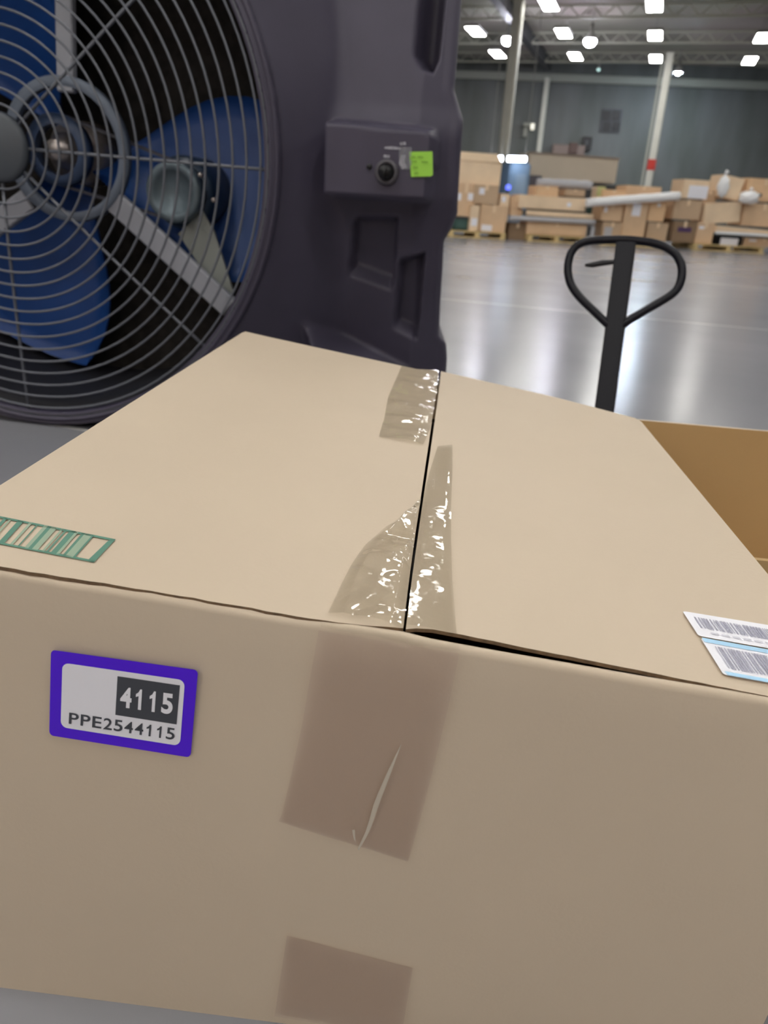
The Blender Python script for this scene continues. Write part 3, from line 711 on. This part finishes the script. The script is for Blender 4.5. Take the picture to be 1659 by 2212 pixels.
# ------------------------------------------------------------------ the big carton in front
UPV = V((.0857, .012, .9962)).normalized()
PT = V((-.3515, .2597, -.1844+CAMH))
def top(px, py, d=0.0): return hit(px, py, PT, UPV)+UPV*d
FLt, FRt = top(-222, 1190), top(1921, 1554)
fb = on_z(300, 2171)
FN = (FRt-FLt).cross(fb-FLt).normalized()
if FN.y > 0: FN = -FN            # points to the camera
def frt(px, py, d=0.0): return hit(px, py, FLt, FN)+FN*d
big = thing('cardboard_box', 'large taped kraft cardboard box filling the foreground on the floor', 'cardboard box', V((-.15, .65, 0)))
BLt, BRt = top(530, 716), top(1380, 905)
edge = [(-235, 1194), (-222, 1197), (0, 1236), (160, 1263), (325, 1288), (480, 1315), (640, 1342), (760, 1358), (870, 1374), (930, 1389), (1000, 1402), (1100, 1420), (1200, 1437), (1400, 1472), (1659, 1514), (1921, 1558)]
edge = edge[1:]
bot = [on_z(0, 2133), on_z(590, 2208)]; bd = (bot[1]-bot[0])
def botpt(t3):       # foot of the front wall, on the floor
    s = (t3-bot[0]).dot(bd)/bd.dot(bd); return bot[0]+bd*s
rowsn = 14; vs = []; ncol = len(edge)
for (x, y) in edge:
    t3 = frt(x, y); b3 = botpt(t3)-(bd.normalized()*.035 if x < -200 else V((0, 0, 0)))
    dn = (b3-t3).normalized()
    col = []
    for k in range(rowsn+1):
        f = k/rowsn; p_ = b3.lerp(t3+dn*.004, f); p_ = p_-FN*(-.004*math.sin(math.pi*f)) ; col.append(p_)
    for q in range(1, 5):
        a_ = math.pi/2*q/4; col.append(t3+dn*.004*(1-math.sin(a_))-FN*.003*(1-math.cos(a_)))
    col.append(t3-FN*.0042); col.append(t3-FN*.0042+dn*.06)
    vs += col
NR_ = rowsn+1+4+2
fs = [(i*NR_+j, (i+1)*NR_+j, (i+1)*NR_+j+1, i*NR_+j+1) for i in range(ncol-1) for j in range(NR_-1)]
raw('front_panel', vs, fs, CARD, big, True)
FLb, FRb = botpt(FLt)-bd.normalized()*.035, botpt(FRt)
back_l, back_r = V((BLt.x, BLt.y, 0)), V((BRt.x, BRt.y, 0))
def wallpanel(name, a, b, c, d, n):
    bm = bmesh.new(); slab(bm, [a, b, c, d], n, .006, 0); link(name, bm, CARD, big)
dz = UPV*.006
wallpanel('side_panel', FLb, back_l, BLt-dz, FLt-dz, -(FRt-FLt).normalized())
wallpanel('side_panel', FRb, back_r, BRt-dz, FRt-dz, (FRt-FLt).normalized())
wallpanel('back_panel', back_l, back_r, BRt-dz, BLt-dz, (BLt-FLt).normalized())
bm = bmesh.new(); slab(bm, [FLb+V((0.006, .006, .006)), FRb+V((-.006, .006, .006)), back_r+V((-.006, -.006, .006)), back_l+V((.006, -.006, .006))], V((0, 0, 1)), .004); link('bottom_panel', bm, CARD_IN, big)
# outer flaps
def rag(pts, amp, seed):
    r_ = random.Random(seed); out = []
    for (x0, y0), (x1, y1) in zip(pts, pts[1:]):
        n = max(1, int(math.hypot(x1-x0, y1-y0)/28))
        for k in range(n): out.append((x0+(x1-x0)*k/n, y0+(y1-y0)*k/n+r_.uniform(-amp, amp)))
    out.append(pts[-1]); return out
seam_l = [(871, 1357), (884, 1250), (895, 1170), (908, 1080), (917, 1020), (928, 945), (940, 860), (948, 800)]
lf = [(-222, 1189), (0, 1224), (160, 1250), (325, 1276), (480, 1303), (640, 1331), (760, 1348), (871, 1357)]
left_poly = rag(lf, 1.2, 3)+seam_l[1:]+[(948, 800), (900, 797), (700, 754), (560, 723), (530, 716), (522, 719)]
bm = bmesh.new(); pts = [top(x, y) for x, y in left_poly]
slab(bm, pts, UPV, .0022, 1); link('top_flap', bm, [CARD, CARD_EDGE], big)
rf = [(877, 1357), (900, 1355), (935, 1357), (1000, 1369), (1100, 1390), (1200, 1410), (1400, 1450), (1659, 1502), (1921, 1551)]
right_poly = rag(rf, .5, 5)+[(1910, 1540), (1659, 1238), (1400, 927), (1386, 910), (1372, 902), (1200, 857), (1050, 823), (953, 801)]+[(x+6, y) for x, y in reversed(seam_l[1:-1])]
bm = bmesh.new(); pts = [top(x, y, -.0006) for x, y in right_poly]
slab(bm, pts, UPV, .0022, 1); link('top_flap', bm, [CARD, CARD_EDGE], big)
# inner flaps across the front and back under the outer ones
def inner(a, b, e, name='inner_flap'):
    bm = bmesh.new(); slab(bm, [a, b, b+e, a+e], UPV, .004, 1); link(name, bm, [CARD_IN, CARD_EDGE], big)
ix = (FRt-FLt).normalized(); iy = (BLt-FLt).normalized()
inner(BLt-UPV*.010+ix*.01-iy*.02, BRt-UPV*.010-ix*.01-iy*.02, -iy*.16)
# tape
def strip(L, R_, f, nx, m, name, amp=.0, seed=1, lift=.0008, parent=big, perl=24.0):
    """sheet between two polylines of pixels laid on a face of the box"""
    rr = random.Random(seed)
    def resample(P, n):
        d = [0]
        for a, b in zip(P, P[1:]): d.append(d[-1]+math.hypot(b[0]-a[0], b[1]-a[1]))
        out = []
        for k in range(n+1):
            s = d[-1]*k/n; i = 0
            while i < len(P)-2 and d[i+1] < s: i += 1
            t_ = (s-d[i])/max(1e-6, d[i+1]-d[i]); out.append((P[i][0]+(P[i+1][0]-P[i][0])*t_, P[i][1]+(P[i+1][1]-P[i][1])*t_))
        return out
    ny = nx*2; Lr, Rr = resample(L, ny), resample(R_, ny); vs, fs = [], []
    from mathutils import noise
    for j in range(ny+1):
        for i in range(nx+1):
            s = i/nx; x = Lr[j][0]+(Rr[j][0]-Lr[j][0])*s; y = Lr[j][1]+(Rr[j][1]-Lr[j][1])*s
            p_ = f(x, y)
            q = V((p_.x*perl+seed*3.1, p_.y*perl, p_.z*perl*.6))
            h = abs(noise.noise(q*1.0))+.5*abs(noise.noise(q*2.3+V((5, 1, 2))))
            edge_ = min(1, 4*min(s, 1-s)+.25)
            vs.append(f(x, y, lift+amp*max(0, (h-.1))*edge_))
    for j in range(ny):
        for i in range(nx): fs.append((j*(nx+1)+i, j*(nx+1)+i+1, (j+1)*(nx+1)+i+1, (j+1)*(nx+1)+i))
    k = (ny//2)*(nx+1)+nx//2; a, b, c = vs[k], vs[k+1], vs[k+nx+2]
    if (b-a).cross(c-a).dot(CAMPOS-a) < 0: fs = [q[::-1] for q in fs]
    return raw(name, vs, fs, m, parent, True)
strip([(868, 790), (852, 828), (838, 860), (830, 905), (818, 945)], [(950, 802), (945, 840), (938, 890), (928, 930), (914, 962)], top, 26, TAPE, 'tape', .0035, 2, perl=16)
strip([(945, 966), (928, 1020), (912, 1085), (898, 1170), (888, 1240), (880, 1352)], [(977, 962), (977, 1020), (974, 1090), (974, 1170), (976, 1250), (986, 1372)], top, 20, TAPE, 'tape', .003, 8, perl=14)
strip([(905, 1098), (826, 1146), (787, 1182), (760, 1222), (735, 1270), (708, 1328)], [(906, 1100), (898, 1150), (893, 1190), (887, 1240), (881, 1290), (872, 1362)], top, 44, TAPE, 'tape', .008, 4, perl=17)
strip([(692, 1350), (672, 1460), (655, 1560), (632, 1665), (613, 1745), (606, 1760)], [(992, 1400), (972, 1500), (948, 1600), (918, 1720), (884, 1842), (882, 1846)], frt, 24, TAPE_F, 'tape', .0006, 6, lift=.0050)
strip([(623, 2008), (610, 2090), (596, 2182)], [(893, 2078), (880, 2150), (868, 2226)], frt, 12, TAPE_F, 'tape', .0003, 7, lift=.0042)
# glossy folded lip of tape across the front edge
strip([(692, 1338), (694, 1352)], [(992, 1389), (994, 1403)], frt, 30, TAPE, 'tape_lip', .004, 9, lift=.001, perl=60)
strip([(868, 1588), (838, 1650), (812, 1710), (795, 1770), (776, 1812)], [(869, 1589), (846, 1652), (822, 1715), (803, 1772), (778, 1816)], frt, 6, CREASE_HL, 'crease_highlight', .0, 1, lift=.0074)  # crease's highlight streak, laid on as a pale strip
strip([(764, 1772), (768, 1792)], [(770, 1770), (771, 1794)], frt, 3, CREASE_HL, 'crease_highlight', .0, 1, lift=.0074)

# printed green barcode on the left flap
def poly_on(f, name, polys, m, parent, d=.0006, mats=None):
    vs, fs = [], []
    for P in polys:
        n0 = len(vs); vs += [f(x, y, d) for x, y in P]; fs.append(tuple(range(n0, n0+len(P))))
    return raw(name, vs, fs, m, parent, False, mats)
def band(t0, t1, top_inset=0, bot_inset=0):
    # parallel bars run from the upper edge line to the lower edge line of the printed frame
    def U(t): return (t, 1118+(t-0)*.1985)
    def L_(t): return (t, 1172+(t)*.1985)
    return [U(t0), U(t1), (t1-47, 1168+(t1-47)*.232), (t0-47, 1168+(t0-47)*.232)]
bars, pale = [], []
frame = [[(-90, 1098), (250, 1168), (238, 1168), (-90, 1103)], [(-90, 1098+56), (205, 1217), (203, 1214), (-90, 1150)],
         [(250, 1167), (233, 1170), (188, 1212), (205, 1217)]]
bars += [[(-90, 1099), (250, 1167), (247, 1171), (-90, 1103)], [(-90, 1156), (3, 1174), (205, 1213), (202, 1217), (-90, 1160)], [(250, 1167), (234, 1170), (189, 1213), (203, 1217)]]
for c0, c1, k in ((-40, -30, 0), (-22, -18, 0), (-14, -9, 1), (-2, 3, 1), (10, 17, 0), (22, 26, 1), (40, 52, 0), (64, 70, 1), (81, 84, 0), (96, 104, 1), (104, 112, 0), (112, 124, 1), (133, 138, 1), (142, 146, 0), (152, 164, 0), (164, 170, 1), (178, 184, 0), (184, 200, 1), (200, 204, 0)):
    def tp_(x): return (x, 1118+x*.197)
    def bp_(x): return (x-43, 1174+(x-43)*.205)
    (bars if k == 0 else pale).append([tp_(c0), tp_(c1), bp_(c1), bp_(c0)])
poly_on(top, 'printed_barcode', bars+pale, [GREEN, GREEN_L], big, .0007, [0]*len(bars)+[1]*len(pale))

# purple numbered label
def rrect(u0, v0, u1, v1, r, asp, n=5):
    out = []
    for (cx_, cy_, a0) in ((u1-r, v0+r*asp, -90), (u1-r, v1-r*asp, 0), (u0+r, v1-r*asp, 90), (u0+r, v0+r*asp, 180)):
        for k in range(n+1):
            a_ = math.radians(a0+90*k/n); out.append((cx_+r*math.cos(a_), cy_+r*asp*math.sin(a_)))
    return out
def c2p(x, y): return (100+x/4.74, 1380+y/4.738)
LB = [c2p(90, 62), c2p(1582, 268), c2p(1503, 1158), c2p(70, 932)]
def bil(u, v, Q):
    (x0, y0), (x1, y1), (x2, y2), (x3, y3) = Q
    return ((1-u)*(1-v)*x0+u*(1-v)*x1+u*v*x2+(1-u)*v*x3, (1-u)*(1-v)*y0+u*(1-v)*y1+u*v*y2+(1-u)*v*y3)
def sticker(f, name, Q, shape, m, parent, d, th=.0):
    bm = bmesh.new(); P = [f(*bil(u, v, Q), d) for u, v in shape]
    vv = [bm.verts.new(p) for p in P]; bm.faces.new(vv)
    return link(name, bm, m, parent)
lab = sticker(frt, 'label', LB, rrect(0, 0, 1, 1, .03, 1.7), PURPLE, big, .0046); lab['label'] = 'purple bordered number label'
WB_ = [c2p(208, 190), c2p(1450, 368), c2p(1398, 1036), c2p(188, 845)]
sticker(frt, 'label_field', WB_, rrect(0, 0, 1, 1, .055, 1.8), PAPER, lab, .0049)
DK = [c2p(768, 325), c2p(1400, 418), c2p(1365, 815), c2p(745, 718)]
sticker(frt, 'number_block', DK, [(0, 0), (1, 0), (1, 1), (0, 1)], PAPERD, lab, .0051)
def text_mesh(name, s, Q, m, parent, f, d, weight=.0):
    """sans lettering, one fitted cell per character, joined as one print"""
    wd_ = {'P': 1.12, 'E': 1.08}; tot = sum(wd_.get(c, 1.0) for c in s); u0 = 0.0; V_, F_ = [], []
    for ch in s:
        cwid = wd_.get(ch, 1.0)/tot; a0, a1 = u0+cwid*.09, u0+cwid*.91; u0 += cwid
        if ch == '1':
            t_ = .20+weight*2.2
            pts = [(.62, 0), (.62, 1), (.62-t_, 1), (.62-t_, .27), (.40-t_, .38), (.12, .40), (.12, .26), (.30, .20), (.48, 0)]
            pts = [(.66, 0), (.66, 1), (.66-t_, 1), (.66-t_, .26), (.40, .34), (.14, .40), (.14, .26), (.36, .16), (.50, 0)]
            n0 = len(V_); V_ += [f(*bil(a0+(a1-a0)*x, y, Q), d) for x, y in pts]
            F_ += [(n0, n0+1, n0+2, n0+3, n0+8), (n0+3, n0+4, n0+7, n0+8), (n0+4, n0+5, n0+6, n0+7)]
            continue
        cu = bpy.data.curves.new(name, 'FONT'); cu.body = ch; cu.size = 1; cu.offset = weight; cu.resolution_u = 6
        ob = bpy.data.objects.new('tmp_text', cu); COL.objects.link(ob)
        dg = bpy.context.evaluated_depsgraph_get(); me = bpy.data.meshes.new_from_object(ob.evaluated_get(dg))
        bpy.data.objects.remove(ob)
        xs = [v.co.x for v in me.vertices]; ys = [v.co.y for v in me.vertices]
        x0, x1, y0, y1 = min(xs), max(xs), min(ys), max(ys); n0 = len(V_)
        V_ += [f(*bil(a0+(a1-a0)*(v.co.x-x0)/(x1-x0), 1-(v.co.y-y0)/(y1-y0), Q), d) for v in me.vertices]
        F_ += [tuple(n0+i for i in p.vertices) for p in me.polygons]
        bpy.data.meshes.remove(me)
    return raw(name, V_, F_, m, parent)
text_mesh('number_text', '4115', [c2p(792, 425), c2p(1350, 505), c2p(1335, 715), c2p(780, 632)], PAPER, lab, frt, .0054, .035)
text_mesh('code_text', 'PPE2544115', [c2p(268, 692), c2p(1362, 856), c2p(1350, 975), c2p(262, 805)], PAPERD, lab, frt, .0052, .012)

# white barcode labels on the right flap
def bcode(name, Q, bars_, m, parent, d, blue=False):
    l = sticker(top, name, Q, rrect(0, 0, 1, 1, .03, 1.8), PAPER, big, .0008)
    P = []
    rr = random.Random(3 if blue else 9); x = .055 if not blue else .07
    while x < .97:
        w_ = rr.choice((.006, .01, .016)); P.append([bil(x, .2, Q), bil(x+w_, .2, Q), bil(x+w_, .64 if not blue else .80, Q), bil(x, .64 if not blue else .80, Q)]); x += w_+rr.choice((.006, .009, .014))
    poly_on(top, 'barcode_bars', P, GREYP, l, .0012)
    if blue:
        poly_on(top, 'blue_border', [[bil(0.01, .0, Q), bil(.99, .0, Q), bil(.99, .12, Q), bil(0.01, .12, Q)], [bil(0.02, .9, Q), bil(.99, .9, Q), bil(.99, 1, Q), bil(0.03, 1, Q)]], SKY, l, .0011)
    else:
        tx = [[bil(.1+.07*k, .76, Q), bil(.1+.07*k+.05, .76, Q), bil(.1+.07*k+.05, .84, Q), bil(.1+.07*k, .84, Q)] for k in range(11)]
        poly_on(top, 'small_print', tx, mat('faint print', (.62, .62, .70), .5), l, .0011)
bcode('white_label', [(1473, 1322), (1790, 1374), (1850, 1437), (1508, 1376)], 0, 0, big, 0)
bcode('blue_label', [(1512, 1380), (1800, 1432), (1880, 1518), (1562, 1460)], 0, 0, big, 0, True)

# ------------------------------------------------------------------ open carton at the right
oc = thing('open_carton', 'open topped brown carton right of the large box', 'cardboard box', V((.3, .8, .1)))
zr = .300; z0 = .098
A_ = V((.012, 1.019, 0)); fd = V((.157, .031, 0)).normalized(); B_ = A_+fd*.52
sd = V((FRt.x-BRt.x, FRt.y-BRt.y, 0)).normalized(); Cc = B_+sd*.42; Dd = A_+sd*.42
th = .005; up = V((0, 0, 1))
def owall(name, a, b, n, zt=zr):
    bm = bmesh.new(); a = V((a.x, a.y, z0)); b = V((b.x, b.y, z0)); fcs = boxat(bm, a, b-a, n*th, V((0, 0, zt-z0)), 0)
    for f_ in fcs:
        f_.normal_update()
        if f_.normal.z > .9: f_.material_index = 1
    link(name, bm, [CARD_IN, CARD], oc)
perp = V((-sd.y, sd.x, 0))
if perp.dot(fd) < 0: perp = -perp
owall('far_panel', A_, B_, V((-fd.y, fd.x, 0)))
owall('side_panel', A_+perp*.002, Dd+perp*.002, perp, zr-.004); owall('side_panel', B_, Cc, perp)
owall('near_panel', Dd, Cc, -V((-fd.y, fd.x, 0)))
bm = bmesh.new(); slab(bm, [V((p.x, p.y, z0+.005)) for p in (A_, Dd, Cc, B_)], up, .005); link('bottom_panel', bm, CARD_IN, oc)

# ------------------------------------------------------------------ pallet jack
JP = CAMPOS+ray(1330, 700)*(1.7/ray(1330, 700).y)
lean = math.radians(18); JN = V((0, math.cos(lean), math.sin(lean)))   # normal of the leaning handle plane, facing away
JN = V((0, -math.cos(lean), math.sin(lean)))
def jp(px, py): return hit(px, py, JP, JN)
sh_t, sh_b = jp(1353, 520), jp(1303, 905)
sdir = (sh_b-sh_t).normalized()
foot = sh_t+sdir*((sh_t.z-.085)/-sdir.z)
jack = thing('pallet_jack', 'black pallet jack with a looped steering handle standing upright', 'pallet jack', V((foot.x, foot.y, 0)))
bm = bmesh.new(); bar(bm, sh_t, foot, .041, .022, JN); bevel(bm, .005, 2); link('handle_shaft', bm, JACKM, jack)
loop = [(1328, 712), (1312, 700), (1285, 674), (1256, 646), (1236, 620), (1228, 596), (1227, 572), (1233, 548), (1245, 532), (1262, 523), (1285, 519), (1320, 518), (1352, 518), (1385, 521), (1415, 526), (1440, 535), (1460, 550), (1471, 570), (1473, 590), (1469, 612), (1458, 630), (1435, 647), (1400, 667), (1365, 688), (1342, 704)]
P = [jp(x, y) for x, y in loop]; S = []
for i in range(len(P)-1):
    a, b, c, d = P[max(0, i-1)], P[i], P[i+1], P[min(len(P)-1, i+2)]
    for k in range(3):
        t_ = k/3; S.append(.5*((2*b)+(-a+c)*t_+(2*a-5*b+4*c-d)*t_*t_+(-a+3*b-3*c+d)*t_**3))
S.append(P[-1])
bm = bmesh.new(); tube(bm, S, .0088, 12); link('handle_loop', bm, JACKM, jack, True)
bm = bmesh.new(); q = [jp(1345, 566)-JN*.01, jp(1325, 566), jp(1300, 568), jp(1280, 572), jp(1264, 573)]; tube(bm, q, [.005, .005, .0065, .006, .003], 10); link('release_lever', bm, JACKR, jack, True)
hd = V((.40, -.92, 0)).normalized(); hp = V((hd.y, -hd.x, 0)); F0 = V((foot.x, foot.y, 0))
bm = bmesh.new(); lathe(bm, [(0, .03), (.055, .03), (.06, .05), (.05, .10), (.035, .105), (.035, .12), (0, .12)], F0+hd*.06, up, V((1, 0, 0)), 24, False); link('pump_body', bm, JACKM, jack, True)
for s in (-1, 1):
    bm = bmesh.new(); lathe(bm, [(0, -.022), (.058, -.022), (.06, -.018), (.06, .018), (.058, .022), (0, .022)], F0+hp*s*.045+V((0, 0, .06)), hp, up, 28, False); link('steer_wheel', bm, BLACKP, jack, True)
bm = bmesh.new(); bar(bm, F0-hp*.075+V((0, 0, .06)), F0+hp*.075+V((0, 0, .06)), .02, .02); link('axle', bm, JACKR, jack)
bm = bmesh.new(); boxat(bm, F0+hd*.10-hp*.22+V((0, 0, .05)), hp*.44, hd*.05, V((0, 0, .045))); bevel(bm, .008, 1); link('fork_frame', bm, JACKM, jack)
for s in (-1, 1):
    c = F0+hp*s*.16-hp*.07+hd*.15
    bm = bmesh.new(); boxat(bm, c+V((0, 0, .045)), hp*.14, hd*.80, V((0, 0, .05))); bevel(bm, .006, 1); link('fork', bm, JACKM, jack)
    bm = bmesh.new(); lathe(bm, [(0, -.03), (.034, -.03), (.035, .03), (0, .03)], c+hp*.07+hd*.72+V((0, 0, .035)), hp, up, 20, False); link('load_wheel', bm, BLACKP, jack, True)
